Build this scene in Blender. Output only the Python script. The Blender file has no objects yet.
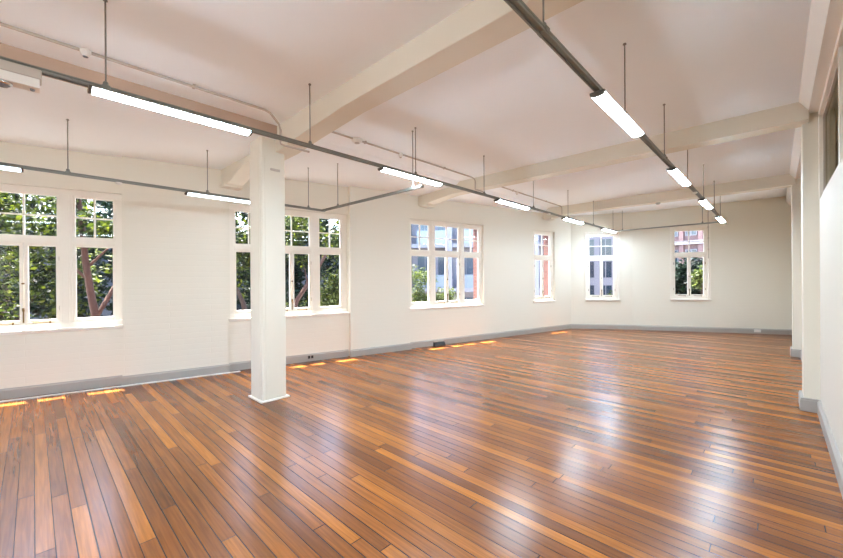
import bpy, bmesh, math, random
import numpy as np
from mathutils import Vector, Matrix

random.seed(7)
SC = bpy.context.scene
COL = SC.collection

# ------------------------------------------------------------------ materials
def new_mat(name):
    m = bpy.data.materials.new(name); m.use_nodes = True
    nt = m.node_tree; nt.nodes.clear()
    out = nt.nodes.new('ShaderNodeOutputMaterial')
    return m, nt, out

def N(nt, typ, **kw):
    n = nt.nodes.new(typ)
    for k, v in kw.items(): setattr(n, k, v)
    return n

def lin(c):
    return tuple(((x/255)/12.92 if x/255 <= .04045 else ((x/255+.055)/1.055)**2.4) for x in c) + (1.0,)

def math_n(nt, op, a, b=None):
    n = N(nt, 'ShaderNodeMath', operation=op)
    for i, v in enumerate((a, b)):
        if v is None: continue
        if isinstance(v, (int, float)): n.inputs[i].default_value = v
        else: nt.links.new(v, n.inputs[i])
    return n.outputs[0]

def simple(name, rgb, rough=.5, metal=0., noise=0., nscale=6., spec=.5, bump=0., bscale=60.):
    m, nt, out = new_mat(name)
    p = N(nt, 'ShaderNodeBsdfPrincipled')
    p.inputs['Roughness'].default_value = rough
    p.inputs['Metallic'].default_value = metal
    p.inputs['Specular IOR Level'].default_value = spec
    base = lin(rgb)
    tc = N(nt, 'ShaderNodeTexCoord')
    nz = N(nt, 'ShaderNodeTexNoise'); nz.inputs['Scale'].default_value = nscale; nz.inputs['Detail'].default_value = 4
    nt.links.new(tc.outputs['Object'], nz.inputs['Vector'])
    mx = N(nt, 'ShaderNodeMix', data_type='RGBA')
    mx.inputs['A'].default_value = tuple(c*(1-noise) for c in base[:3]) + (1,)
    mx.inputs['B'].default_value = tuple(min(1, c*(1+noise)) for c in base[:3]) + (1,)
    nt.links.new(nz.outputs['Fac'], mx.inputs['Factor'])
    nt.links.new(mx.outputs['Result'], p.inputs['Base Color'])
    if bump:
        n2 = N(nt, 'ShaderNodeTexNoise'); n2.inputs['Scale'].default_value = bscale; n2.inputs['Detail'].default_value = 3
        nt.links.new(tc.outputs['Object'], n2.inputs['Vector'])
        b = N(nt, 'ShaderNodeBump'); b.inputs['Strength'].default_value = bump; b.inputs['Distance'].default_value = .004
        nt.links.new(n2.outputs['Fac'], b.inputs['Height']); nt.links.new(b.outputs['Normal'], p.inputs['Normal'])
    nt.links.new(p.outputs[0], out.inputs[0])
    return m

def brick_mat(name, c1, c2, mortar, bw, bh, ms, rough=.8, bump=.6, dist=.006, paint=False, rot=0.0):
    """bricks running along a wall; rot is the heading of the wall in plan"""
    m, nt, out = new_mat(name)
    p = N(nt, 'ShaderNodeBsdfPrincipled'); p.inputs['Roughness'].default_value = rough
    p.inputs['Specular IOR Level'].default_value = .25
    geo = N(nt, 'ShaderNodeNewGeometry')
    mp = N(nt, 'ShaderNodeMapping', vector_type='TEXTURE'); mp.inputs['Rotation'].default_value = (0, 0, rot)
    nt.links.new(geo.outputs['Position'], mp.inputs['Vector'])
    sx = N(nt, 'ShaderNodeSeparateXYZ'); nt.links.new(mp.outputs[0], sx.inputs[0])
    cx = N(nt, 'ShaderNodeCombineXYZ')
    s = math_n(nt, 'ADD', sx.outputs[0], sx.outputs[1])
    nt.links.new(s, cx.inputs[0]); nt.links.new(sx.outputs[2], cx.inputs[1])
    br = N(nt, 'ShaderNodeTexBrick')
    br.inputs['Scale'].default_value = 1.0
    br.inputs['Brick Width'].default_value = bw; br.inputs['Row Height'].default_value = bh
    br.inputs['Mortar Size'].default_value = ms; br.inputs['Mortar Smooth'].default_value = .6
    br.inputs['Color1'].default_value = lin(c1); br.inputs['Color2'].default_value = lin(c2); br.inputs['Mortar'].default_value = lin(mortar)
    nt.links.new(cx.outputs[0], br.inputs['Vector'])
    nt.links.new(br.outputs['Color'], p.inputs['Base Color'])
    nz = N(nt, 'ShaderNodeTexNoise'); nz.inputs['Scale'].default_value = 14; nz.inputs['Detail'].default_value = 4
    nt.links.new(geo.outputs['Position'], nz.inputs['Vector'])
    hgt = math_n(nt, 'SUBTRACT', math_n(nt, 'MULTIPLY', nz.outputs['Fac'], .7), br.outputs['Fac'])
    b = N(nt, 'ShaderNodeBump'); b.inputs['Strength'].default_value = bump; b.inputs['Distance'].default_value = dist
    nt.links.new(hgt, b.inputs['Height']); nt.links.new(b.outputs['Normal'], p.inputs['Normal'])
    nt.links.new(p.outputs[0], out.inputs[0])
    return m

def floor_mat():
    m, nt, out = new_mat('varnished_floorboards')
    W = .082
    p = N(nt, 'ShaderNodeBsdfPrincipled')
    geo = N(nt, 'ShaderNodeNewGeometry')
    sx = N(nt, 'ShaderNodeSeparateXYZ'); nt.links.new(geo.outputs['Position'], sx.inputs[0])
    X, Y = sx.outputs[0], sx.outputs[1]
    yy = math_n(nt, 'DIVIDE', Y, W)
    row = math_n(nt, 'FLOOR', yy); fy = math_n(nt, 'FRACT', yy)
    wn = N(nt, 'ShaderNodeTexWhiteNoise', noise_dimensions='1D'); nt.links.new(row, wn.inputs['W'])
    xx = math_n(nt, 'DIVIDE', math_n(nt, 'ADD', X, math_n(nt, 'MULTIPLY', wn.outputs['Value'], 9.0)), 2.3)
    colm = math_n(nt, 'FLOOR', xx); fx = math_n(nt, 'FRACT', xx)
    cid = N(nt, 'ShaderNodeCombineXYZ'); nt.links.new(row, cid.inputs[0]); nt.links.new(colm, cid.inputs[1])
    w2 = N(nt, 'ShaderNodeTexWhiteNoise', noise_dimensions='2D'); nt.links.new(cid.outputs[0], w2.inputs['Vector'])
    ramp = N(nt, 'ShaderNodeValToRGB'); cr = ramp.color_ramp
    cr.elements[0].position = 0; cr.elements[0].color = lin((106, 60, 24))
    cr.elements[1].position = 1; cr.elements[1].color = lin((174, 106, 38))
    for pos, c in ((.22, (123, 70, 27)), (.5, (137, 79, 30)), (.78, (151, 89, 34))):
        e = cr.elements.new(pos); e.color = lin(c)
    nt.links.new(w2.outputs['Value'], ramp.inputs['Fac'])
    # grain along X
    gv = N(nt, 'ShaderNodeCombineXYZ')
    nt.links.new(math_n(nt, 'ADD', math_n(nt, 'MULTIPLY', X, 1.6), math_n(nt, 'MULTIPLY', w2.outputs['Value'], 40.)), gv.inputs[0])
    nt.links.new(math_n(nt, 'MULTIPLY', Y, 42.), gv.inputs[1])
    gn = N(nt, 'ShaderNodeTexNoise'); gn.inputs['Scale'].default_value = 1.6; gn.inputs['Detail'].default_value = 6; gn.inputs['Distortion'].default_value = .6
    nt.links.new(gv.outputs[0], gn.inputs['Vector'])
    gr = N(nt, 'ShaderNodeMapRange'); gr.inputs['From Min'].default_value = .3; gr.inputs['From Max'].default_value = .72
    gr.inputs['To Min'].default_value = .68; gr.inputs['To Max'].default_value = 1.2
    nt.links.new(gn.outputs['Fac'], gr.inputs['Value'])
    # worn patches
    wnz = N(nt, 'ShaderNodeTexNoise'); wnz.inputs['Scale'].default_value = .9; wnz.inputs['Detail'].default_value = 4
    nt.links.new(geo.outputs['Position'], wnz.inputs['Vector'])
    wr = N(nt, 'ShaderNodeMapRange'); wr.inputs['From Min'].default_value = .3; wr.inputs['From Max'].default_value = .7
    wr.inputs['To Min'].default_value = .86; wr.inputs['To Max'].default_value = 1.1
    nt.links.new(wnz.outputs['Fac'], wr.inputs['Value'])
    # gaps
    dy = math_n(nt, 'MINIMUM', fy, math_n(nt, 'SUBTRACT', 1.0, fy))
    dx = math_n(nt, 'MINIMUM', fx, math_n(nt, 'SUBTRACT', 1.0, fx))
    gapw = math_n(nt, 'ADD', .016, math_n(nt, 'MULTIPLY', wn.outputs['Value'], .030))
    gy = math_n(nt, 'LESS_THAN', dy, gapw)
    gx = math_n(nt, 'LESS_THAN', dx, .0011)
    gap = math_n(nt, 'MAXIMUM', gy, gx)
    dark = gap
    mul = N(nt, 'ShaderNodeMix', data_type='RGBA', blend_type='MULTIPLY'); mul.inputs['Factor'].default_value = 1
    nt.links.new(ramp.outputs['Color'], mul.inputs['A'])
    gg = math_n(nt, 'MULTIPLY', gr.outputs[0], wr.outputs[0])
    gc = N(nt, 'ShaderNodeCombineColor')
    for i in range(3): nt.links.new(gg, gc.inputs[i])
    nt.links.new(gc.outputs[0], mul.inputs['B'])
    mg = N(nt, 'ShaderNodeMix', data_type='RGBA')
    nt.links.new(math_n(nt, 'MULTIPLY', dark, .95), mg.inputs['Factor'])
    nt.links.new(mul.outputs['Result'], mg.inputs['A']); mg.inputs['B'].default_value = lin((36, 20, 12))
    nt.links.new(mg.outputs['Result'], p.inputs['Base Color'])
    # gloss
    rn = N(nt, 'ShaderNodeTexNoise'); rn.inputs['Scale'].default_value = 3.5; rn.inputs['Detail'].default_value = 5
    nt.links.new(geo.outputs['Position'], rn.inputs['Vector'])
    rr = N(nt, 'ShaderNodeMapRange'); rr.inputs['To Min'].default_value = FLOOR_R[0]; rr.inputs['To Max'].default_value = FLOOR_R[1]
    rr.inputs['From Min'].default_value = .3; rr.inputs['From Max'].default_value = .7
    nt.links.new(rn.outputs['Fac'], rr.inputs['Value'])
    nt.links.new(rr.outputs[0], p.inputs['Roughness'])
    p.inputs['IOR'].default_value = 1.5
    p.inputs['Specular IOR Level'].default_value = .42
    # bump: each board lies at its own slight tilt, plus waviness and the gaps
    tilt = math_n(nt, 'MULTIPLY', math_n(nt, 'SUBTRACT', fy, .5), math_n(nt, 'SUBTRACT', w2.outputs['Value'], .5))
    cup = math_n(nt, 'MULTIPLY', math_n(nt, 'MULTIPLY', math_n(nt, 'SUBTRACT', fy, .5), math_n(nt, 'SUBTRACT', fy, .5)), -.9)
    wv = N(nt, 'ShaderNodeTexNoise'); wv.inputs['Scale'].default_value = 7; wv.inputs['Detail'].default_value = 2
    nt.links.new(geo.outputs['Position'], wv.inputs['Vector'])
    hh = math_n(nt, 'ADD', math_n(nt, 'ADD', math_n(nt, 'MULTIPLY', tilt, 1.0), cup), math_n(nt, 'MULTIPLY', wv.outputs['Fac'], .12))
    hh = math_n(nt, 'ADD', hh, math_n(nt, 'MULTIPLY', gn.outputs['Fac'], .03))
    hh = math_n(nt, 'SUBTRACT', hh, math_n(nt, 'MULTIPLY', gap, .35))
    b = N(nt, 'ShaderNodeBump'); b.inputs['Strength'].default_value = 1.0; b.inputs['Distance'].default_value = .0016
    nt.links.new(hh, b.inputs['Height']); nt.links.new(b.outputs['Normal'], p.inputs['Normal'])
    nt.links.new(p.outputs[0], out.inputs[0])
    return m

def glass_mat(name, tint=(1, 1, 1), refl=.06):
    m, nt, out = new_mat(name)
    t = N(nt, 'ShaderNodeBsdfTransparent'); t.inputs[0].default_value = tint + (1,)
    g = N(nt, 'ShaderNodeBsdfGlossy'); g.inputs['Roughness'].default_value = .02
    lw = N(nt, 'ShaderNodeLayerWeight'); lw.inputs['Blend'].default_value = .18
    f = math_n(nt, 'ADD', math_n(nt, 'MULTIPLY', lw.outputs['Fresnel'], .06), refl*.1)
    mx = N(nt, 'ShaderNodeMixShader'); nt.links.new(f, mx.inputs[0])
    nt.links.new(t.outputs[0], mx.inputs[1]); nt.links.new(g.outputs[0], mx.inputs[2])
    nt.links.new(mx.outputs[0], out.inputs[0])
    return m

def emit_mat(name, rgb, strength):
    m, nt, out = new_mat(name)
    e = N(nt, 'ShaderNodeEmission'); e.inputs[0].default_value = tuple(rgb) + (1,); e.inputs[1].default_value = strength
    nt.links.new(e.outputs[0], out.inputs[0])
    return m

def leaf_mat(name, cols, trans=.35):
    m, nt, out = new_mat(name)
    geo = N(nt, 'ShaderNodeNewGeometry')
    ramp = N(nt, 'ShaderNodeValToRGB'); cr = ramp.color_ramp
    cr.elements[0].color = lin(cols[0]); cr.elements[1].color = lin(cols[-1])
    for i, c in enumerate(cols[1:-1]):
        e = cr.elements.new((i+1)/(len(cols)-1)); e.color = lin(c)
    nt.links.new(geo.outputs['Random Per Island'], ramp.inputs['Fac'])
    p = N(nt, 'ShaderNodeBsdfPrincipled'); p.inputs['Roughness'].default_value = .55; p.inputs['Specular IOR Level'].default_value = .2
    nt.links.new(ramp.outputs[0], p.inputs['Base Color'])
    tr = N(nt, 'ShaderNodeBsdfTranslucent')
    hs = N(nt, 'ShaderNodeHueSaturation'); hs.inputs['Value'].default_value = 1.5; hs.inputs['Saturation'].default_value = 1.1
    nt.links.new(ramp.outputs[0], hs.inputs['Color']); nt.links.new(hs.outputs[0], tr.inputs[0])
    mx = N(nt, 'ShaderNodeMixShader'); mx.inputs[0].default_value = trans
    nt.links.new(p.outputs[0], mx.inputs[1]); nt.links.new(tr.outputs[0], mx.inputs[2])
    nt.links.new(mx.outputs[0], out.inputs[0])
    return m

FLOOR_R = (.235, .27)
M = {}
M['floor'] = floor_mat()
WHITE = (229, 224, 210)
M['wall'] = brick_mat('painted_plaster_cream', WHITE, WHITE, WHITE, 1.3, .086, .006, rough=.6, bump=.25, dist=.003)
M['ceil'] = simple('ceiling_paint', (244, 248, 250), .75, noise=.01)
M['beam'] = simple('beam_paint', (224, 218, 203), .65, noise=.015)
M['tan'] = simple('tan_drop_face', (186, 160, 140), .7, noise=.02)
M['trim'] = simple('white_gloss_paint', (240, 236, 228), .32, noise=.01)
M['frame'] = simple('cream_window_paint', (236, 230, 218), .38, noise=.02, nscale=20)
M['base'] = simple('grey_skirting_paint', (168, 163, 156), .4, noise=.03, nscale=5)
M['rail'] = simple('grey_green_metal_rail', (126, 126, 118), .4, metal=.35, noise=.04)
M['rod'] = simple('grey_steel_rod', (128, 126, 120), .35, metal=.6, noise=.03)
M['cap'] = simple('dark_grey_end_cap', (92, 90, 84), .5, noise=.03)
M['body'] = simple('grey_batten_body', (170, 168, 160), .45, noise=.02)
M['lamp'] = emit_mat('lit_diffuser', (.77, .965, 1.14), 28.0)
M['lamp_dim'] = emit_mat('softer_lit_diffuser', (.77, .965, 1.14), 4.0)
M['pipe'] = simple('painted_conduit', (186, 176, 164), .45, noise=.03)
M['plastic'] = simple('white_plastic', (232, 229, 222), .4, noise=.01)
M['dark'] = simple('black_plastic', (28, 27, 27), .45, noise=.05)
M['brass'] = simple('aged_brass', (120, 96, 60), .4, metal=.7, noise=.1, nscale=40)
M['steel'] = simple('reflector_steel', (205, 210, 216), .15, metal=.9)
M['lens'] = simple('grey_lens', (120, 125, 132), .12, noise=.05)
M['glass'] = glass_mat('window_glass')
M['gglass'] = glass_mat('partition_glass', (.88, .86, .80), .10)
M['brick'] = brick_mat('red_brick', (92, 60, 54), (106, 70, 62), (100, 88, 82), .23, .086, .009, rot=math.radians(-13.6))
M['brick_far'] = brick_mat('mauve_brick', (92, 72, 72), (104, 82, 80), (108, 94, 92), .24, .09, .01, bump=.3)
M['tile_wall'] = simple('partition_paint', (220, 214, 202), .55, noise=.01)
M['hall'] = simple('corridor_paint', (204, 186, 162), .6, noise=.01)
M['bark_red'] = simple('reddish_bark', (72, 48, 36), .85, noise=.35, nscale=9, bump=.8, bscale=22)
M['bark'] = simple('brown_bark', (60, 48, 40), .9, noise=.35, nscale=9, bump=.8, bscale=22)
M['leaf'] = leaf_mat('mid_green_leaves', [(9, 14, 6), (24, 33, 12), (46, 58, 20), (86, 94, 38)])
M['leaf_dark'] = leaf_mat('dark_green_leaves', [(7, 15, 9), (12, 26, 15), (20, 40, 22)], .2)
M['leaf_light'] = leaf_mat('light_green_leaves', [(36, 46, 22), (60, 72, 34), (90, 98, 52), (46, 58, 27)])
M['render_white'] = simple('white_facade_render', (116, 114, 120), .7, noise=.03, nscale=2)
M['render_grey'] = simple('blue_grey_facade', (70, 78, 90), .7, noise=.04, nscale=2)
M['pane_dark'] = simple('dark_window_pane', (40, 50, 60), .08, noise=.2, nscale=1.5)
M['pane_teal'] = simple('teal_window_pane', (62, 76, 86), .1, noise=.15, nscale=1.5)
M['balcony'] = simple('balcony_glass', (104, 114, 122), .1, noise=.08)
M['slab'] = simple('facade_slab', (108, 108, 113), .7, noise=.03)
M['street'] = simple('grey_street', (150, 148, 144), .85, noise=.1, nscale=.7)

# ------------------------------------------------------------------ mesh helpers
class MB:
    def __init__(s): s.v = []; s.f = []; s.smooth = []
    def add(s, vs, fs, sm=False):
        o = len(s.v); s.v += [tuple(v) for v in vs]
        for f in fs: s.f.append(tuple(i+o for i in f)); s.smooth.append(sm)
    def hexa(s, p):      # 8 points: bottom loop 0-3, top loop 4-7
        s.add(p, [(0, 3, 2, 1), (4, 5, 6, 7), (0, 1, 5, 4), (1, 2, 6, 5), (2, 3, 7, 6), (3, 0, 4, 7)])
    def box(s, x0, x1, y0, y1, z0, z1):
        s.hexa([(x0, y0, z0), (x1, y0, z0), (x1, y1, z0), (x0, y1, z0), (x0, y0, z1), (x1, y0, z1), (x1, y1, z1), (x0, y1, z1)])
    def wbox(s, W, s0, s1, o0, o1, z0, z1):
        P = W.pt
        s.hexa([P(s0, o0, z0), P(s1, o0, z0), P(s1, o1, z0), P(s0, o1, z0), P(s0, o0, z1), P(s1, o0, z1), P(s1, o1, z1), P(s0, o1, z1)])
    def tube(s, pts, r, n=10, cap=True, r2=None):
        pts = [Vector(p) for p in pts]; rings = []
        k = len(pts)
        for i, p in enumerate(pts):
            t = (pts[min(i+1, k-1)] - pts[max(i-1, 0)]).normalized()
            a = Vector((0, 0, 1)) if abs(t.z) < .9 else Vector((1, 0, 0))
            u = t.cross(a).normalized(); w = t.cross(u).normalized()
            rr = r if r2 is None else r + (r2-r)*i/max(1, k-1)
            rings.append([p + (u*math.cos(2*math.pi*j/n) + w*math.sin(2*math.pi*j/n))*rr for j in range(n)])
        vs = [q for R in rings for q in R]; fs = []
        for i in range(k-1):
            for j in range(n):
                fs.append((i*n+j, i*n+(j+1) % n, (i+1)*n+(j+1) % n, (i+1)*n+j))
        s.add(vs, fs, True)
        if cap:
            s.add(rings[0], [tuple(range(n))[::-1]]); s.add(rings[-1], [tuple(range(n))])
    def lathe(s, prof, c, n=24, axis='z'):
        vs = []; k = len(prof)
        for r, h in prof:
            for j in range(n):
                a = 2*math.pi*j/n
                vs.append((c[0]+r*math.cos(a), c[1]+r*math.sin(a), c[2]+h))
        fs = []
        for i in range(k-1):
            for j in range(n):
                fs.append((i*n+j, i*n+(j+1) % n, (i+1)*n+(j+1) % n, (i+1)*n+j))
        s.add(vs, fs, True)
        s.add(vs[:n], [tuple(range(n))[::-1]]); s.add(vs[-n:], [tuple(range(n))])
    def prism(s, prof, p0, p1, sm=False):
        """profile of (side, up) points swept from p0 to p1"""
        p0, p1 = Vector(p0), Vector(p1); t = (p1-p0).normalized()
        u = t.cross(Vector((0, 0, 1))).normalized(); w = u.cross(t).normalized()
        n = len(prof)
        vs = [p0+u*a+w*b for a, b in prof] + [p1+u*a+w*b for a, b in prof]
        s.add(vs, [(i, (i+1) % n, n+(i+1) % n, n+i) for i in range(n)], sm)
        s.add(vs[:n], [tuple(range(n))[::-1]]); s.add(vs[n:], [tuple(range(n))])
    def build(s, name, mat, parent=None, bevel=0, fix=True):
        me = bpy.data.meshes.new(name); me.from_pydata(s.v, [], s.f); me.update()
        me.polygons.foreach_set('use_smooth', s.smooth)
        if fix:
            bm = bmesh.new(); bm.from_mesh(me); bmesh.ops.recalc_face_normals(bm, faces=bm.faces); bm.to_mesh(me); bm.free()
        me.materials.append(mat)
        o = bpy.data.objects.new(name, me); COL.objects.link(o)
        if parent is not None:
            o.parent = parent
            o.matrix_parent_inverse = parent.matrix_world.inverted()
        if bevel:
            b = o.modifiers.new('bevel', 'BEVEL'); b.width = bevel; b.segments = 2; b.limit_method = 'ANGLE'
        return o

def tag(o, label=None, cat=None, group=None, kind=None):
    if label: o['label'] = label
    if cat: o['category'] = cat
    if group: o['group'] = group
    if kind: o['kind'] = kind
    return o

def empty(name, loc, rz=0.):
    o = bpy.data.objects.new(name, None); COL.objects.link(o)
    o.empty_display_size = .1
    o.location = loc; o.rotation_euler = (0, 0, rz)
    o.matrix_basis = Matrix.Translation(Vector(loc)) @ Matrix.Rotation(rz, 4, 'Z')
    bpy.context.view_layer.update()
    return o

def copy_tree(o, parent=None):
    c = o.copy(); COL.objects.link(c)
    if parent is not None: c.parent = parent; c.matrix_parent_inverse = o.matrix_parent_inverse.copy()
    for ch in list(o.children): copy_tree(ch, c)
    return c

class Wall:
    """plan line from P to Q; s along it, off = outward from the room, z up"""
    def __init__(w, P, Q):
        w.P = Vector((P[0], P[1])); d = Vector((Q[0]-P[0], Q[1]-P[1])); w.L = d.length; w.d = d/w.L
        w.n = Vector((-w.d.y, w.d.x)); w.ang = math.atan2(w.d.y, w.d.x)
    def pt(w, s, o, z):
        q = w.P + w.d*s + w.n*o
        return (q.x, q.y, z)

def wall_with_openings(mb, W, s0, s1, o0, o1, z0, z1, ops):
    cur = s0
    for a, b, za, zb in sorted(ops):
        mb.wbox(W, cur, a, o0, o1, z0, z1)
        mb.wbox(W, a, b, o0, o1, z0, za)
        mb.wbox(W, a, b, o0, o1, zb, z1)
        cur = b
    mb.wbox(W, cur, s1, o0, o1, z0, z1)

# ------------------------------------------------------------------ plan of the room (metres, floor z = 0, eye at the origin in plan)
A = (-6.976, 0.0); B = (-4.293, 11.057); C = (-2.983, 11.895); D = (0.345, 13.45)
LW = Wall(A, B); CW = Wall(B, C); FW = Wall(C, D)
XR = .345                      # right wall
YB = -4.2                      # wall behind the camera
CEIL = 3.414; LOW = 3.25; SOF = 3.20
REC = .08                      # window bays are set back behind the piers

# openings: (s0, s1, z0, z1)
W1 = (-1.14, .90, .86, 2.755); W2 = (2.29, 4.345, .86, 2.755); W3 = (5.735, 7.86, .86, 2.80); W4 = (9.67, 10.56, .86, 2.80)
W5 = (.30, 1.19, .86, 2.80); W6 = (.955, 1.845, .89, 2.875)

# floor
mb = MB()
fl = [(-8.2, YB-.1), (.5, YB-.1), (.5, 13.6), (D[0]+.02, D[1]+.05), (C[0]-.03, C[1]+.08), (B[0]-.08, B[1]+.05), (-7.06, 0.0)]
vs = [(x, y, 0) for x, y in fl] + [(x, y, -.2) for x, y in fl]; n = len(fl)
mb.add(vs, [tuple(range(n)), tuple(range(n, 2*n))[::-1]] + [(i, n+i, n+(i+1) % n, (i+1) % n) for i in range(n)])
tag(mb.build('floor', M['floor']), 'glossy red-brown hardwood strip floor running across the whole room', kind='structure')

# walls ------------------------------------------------------------
mb = MB()
wall_with_openings(mb, LW, -4.4, LW.L+.10, REC, .24, 0, 3.62, [W1, W2, W3, W4])
for a, b in ((-2.55, -1.19), (.915, 2.25), (4.36, 5.70)):
    mb.wbox(LW, a, b, 0, REC+.01, 0, 3.60)
wl = mb.build('wall_left', M['wall'])
tag(wl, 'long cream window wall with shallow painted brick piers between the windows', kind='structure')
mb = MB(); wall_with_openings(mb, LW, -4.4, LW.L+.10, .24, .47, -4.2, 3.7, [W1, W2, W3, W4])
tag(mb.build('wall_left_facing', M['brick']), 'red brick outer face of the window wall seen in the window reveals', kind='structure')
mb = MB(); wall_with_openings(mb, CW, -.125, CW.L+.06, 0, .17, 0, 3.62, [W5])
tag(mb.build('wall_corner', M['wall']), 'short cream wall across the far left corner with one window', kind='structure')
mb = MB(); wall_with_openings(mb, CW, .02, CW.L+.06, .17, .45, -4.2, 3.7, [W5])
M['brick2'] = brick_mat('red_brick_corner', (112, 70, 62), (124, 80, 70), (112, 98, 90), .23, .086, .009, rot=CW.ang)
tag(mb.build('wall_corner_facing', M['brick2']), 'red brick outer face of the corner wall', kind='structure')
mb = MB(); wall_with_openings(mb, FW, 0, FW.L+.25, 0, .17, 0, 3.70, [W6])
tag(mb.build('wall_far', M['wall']), 'far cream end wall with one window and a grey skirting', kind='structure')
mb = MB(); wall_with_openings(mb, FW, .02, FW.L+.25, .17, .40, -4.2, 3.75, [W6])
tag(mb.build('wall_far_facing', M['brick2']), 'red brick outer face of the end wall', kind='structure')
BW = Wall((.9, YB), (-8.3, YB))
FILL_WINDOWS = [(.8, 2.7, .9, 2.8), (3.2, 5.1, .9, 2.8)]  # openings added behind the camera to let in soft fill daylight
mb = MB(); wall_with_openings(mb, BW, 0, BW.L, 0, -.15, 0, 3.7, FILL_WINDOWS)
tag(mb.build('wall_back', M['wall']), 'plain cream wall behind the camera', kind='structure')

# right wall: solid below, glazed strips above, piers and cornice
PA = (5.95, 6.27); PB = (9.78, 10.10)
ZP = 2.335                      # top of the solid partition
mb = MB()
for y0, y1 in ((YB, PA[0]+.02), (PA[1]-.02, PB[0]+.02)):
    mb.box(XR, XR+.10, y0, y1, 0, ZP)
mb.box(XR, XR+.10, PB[1]-.02, 13.62, 0, 3.60)
tag(mb.build('wall_right', M['tile_wall']), 'smooth off-white partition along the right below the high glazing', kind='structure')
mb = MB()
mb.box(XR, XR+.25, YB, 13.62, 3.30, 3.60)
cv = [(.176, CEIL+.012), (.262, 3.30), (XR+.02, 3.30), (XR+.02, CEIL+.012)]
vs = [(x, YB, z) for x, z in cv] + [(x, 13.45, z) for x, z in cv]
mb.add(vs, [(0, 1, 5, 4), (1, 2, 6, 5), (2, 3, 7, 6), (3, 0, 4, 7), (0, 3, 2, 1), (4, 5, 6, 7)])
tag(mb.build('trim_1', M['trim']), 'white sloping cornice along the top of the right wall', kind='structure')
for i, (y0, y1) in enumerate((PA, PB)):
    mb = MB(); mb.box(.215, XR+.12, y0, y1, 0, 3.31)
    o = mb.build('wall_pier', M['beam'], bevel=.006)
    tag(o, ('nearer' if i == 0 else 'farther') + ' cream pier standing out from the right wall under a ceiling beam', kind='structure')
    mb = MB()
    mb.box(.185, XR+.02, y0-.03, y1+.03, 0, .125); mb.box(.19, XR+.02, y0-.025, y1+.025, .125, .145)
    tag(mb.build('baseboard_pier', M['base'], bevel=.004), 'grey skirting block around the foot of the ' + ('nearer' if i == 0 else 'farther') + ' right pier', kind='structure')
# baseboard right
mb = MB()
def skirt(mb, pt, s0, s1, o, t=.022, h=.135):
    """pt(s, off, z) -> point; stands in front of plane off=o (towards the room: smaller off)"""
    prof = [(o, 0), (o-t, 0), (o-t, h-.025), (o-t*.45, h-.006), (o-t*.45, h), (o, h)]
    vs = [pt(s0, a, z) for a, z in prof] + [pt(s1, a, z) for a, z in prof]; n = len(prof)
    mb.add(vs, [(i, (i+1) % n, n+(i+1) % n, n+i) for i in range(n)] + [tuple(range(n)), tuple(range(n, 2*n))])
RP = lambda s, o, z: (XR + o, s, z)
for y0, y1 in ((YB, PA[0]-.02), (PA[1]+.02, PB[0]-.02), (PB[1]+.02, 13.40)):
    skirt(mb, RP, y0, y1, 0.0, t=.028, h=.145)
tag(mb.build('baseboard_right', M['base']), 'grey skirting along the foot of the right wall', kind='structure')

mb = MB()
for a, b, o in ((-4.3, -2.57, REC), (-2.57, -1.17, 0), (-1.17, .895, REC), (.895, 2.27, 0), (2.27, 4.34, REC), (4.34, 5.72, 0), (5.72, LW.L+.08, REC)):
    skirt(mb, LW.pt, a, b, o)
tag(mb.build('baseboard_left', M['base']), 'grey skirting stepping in and out along the window wall', kind='structure')
mb = MB(); skirt(mb, CW.pt, -.11, CW.L-.0, 0); tag(mb.build('baseboard_corner', M['base']), 'grey skirting of the short corner wall', kind='structure')
mb = MB(); skirt(mb, FW.pt, 0, FW.L-.02, 0); tag(mb.build('baseboard_far', M['base']), 'grey skirting of the far end wall', kind='structure')

# high glazing on the right: one window object per bay
def high_glazing(idx, y0, y1, label):
    mb = MB()
    f0, f1 = XR-.005, XR+.075
    zt, zb = 3.30, ZP
    mb.box(f0, f1, y0, y1, zt-.06, zt); mb.box(f0+.02, f1, y0, y1, zb, zb+.045)
    mb.box(f0, f1, y1-.06, y1, zb, zt); mb.box(f0, f1, y0, y0+.06, zb, zt)
    n = max(1, round((y1-y0)/1.7))
    for k in range(1, n):
        y = y0 + (y1-y0)*k/n
        mb.box(f0+.01, f1-.01, y-.03, y+.03, zb, zt)
    o = mb.build('window_%d' % idx, M['frame'], bevel=.004); tag(o, label, kind='structure')
    mb = MB()
    for k in range(n):
        a = y0 + (y1-y0)*k/n + .05; b = y0 + (y1-y0)*(k+1)/n - .05
        mb2 = MB()
        for (p, q, r, s_) in ((a, b, zb+.045, zb+.075), (a, b, zt-.09, zt-.06), (a, a+.03, zb+.045, zt-.06), (b-.03, b, zb+.045, zt-.06)):
            mb2.box(XR+.025, XR+.055, p, q, r, s_)
        mb2.build('glazing_bead', M['pipe'], o)
        mb3 = MB(); mb3.box(XR+.038, XR+.044, a+.01, b-.01, zb+.05, zt-.065); mb3.build('window_pane', M['gglass'], o)
high_glazing(7, YB+.05, PA[0], 'high glazed strip above the nearer part of the right partition')
high_glazing(8, PA[1], PB[0], 'high glazed strip between the two right piers')
# corridor beyond the glazing
mb = MB(); mb.box(2.1, 2.2, YB-.15, 13.6, 0, 3.7); mb.box(.445, 2.2, YB-.15, 13.6, 3.56, 3.7); mb.box(.50, 2.2, YB-.15, 13.6, -.2, 0)
mb.box(.445, 2.2, YB-.3, YB-.15, 0, 3.7); mb.box(.55, 2.2, 13.6, 13.7, 0, 3.7)
tag(mb.build('wall_corridor', M['hall']), 'pale green corridor wall seen through the high glazing', kind='structure')

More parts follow.
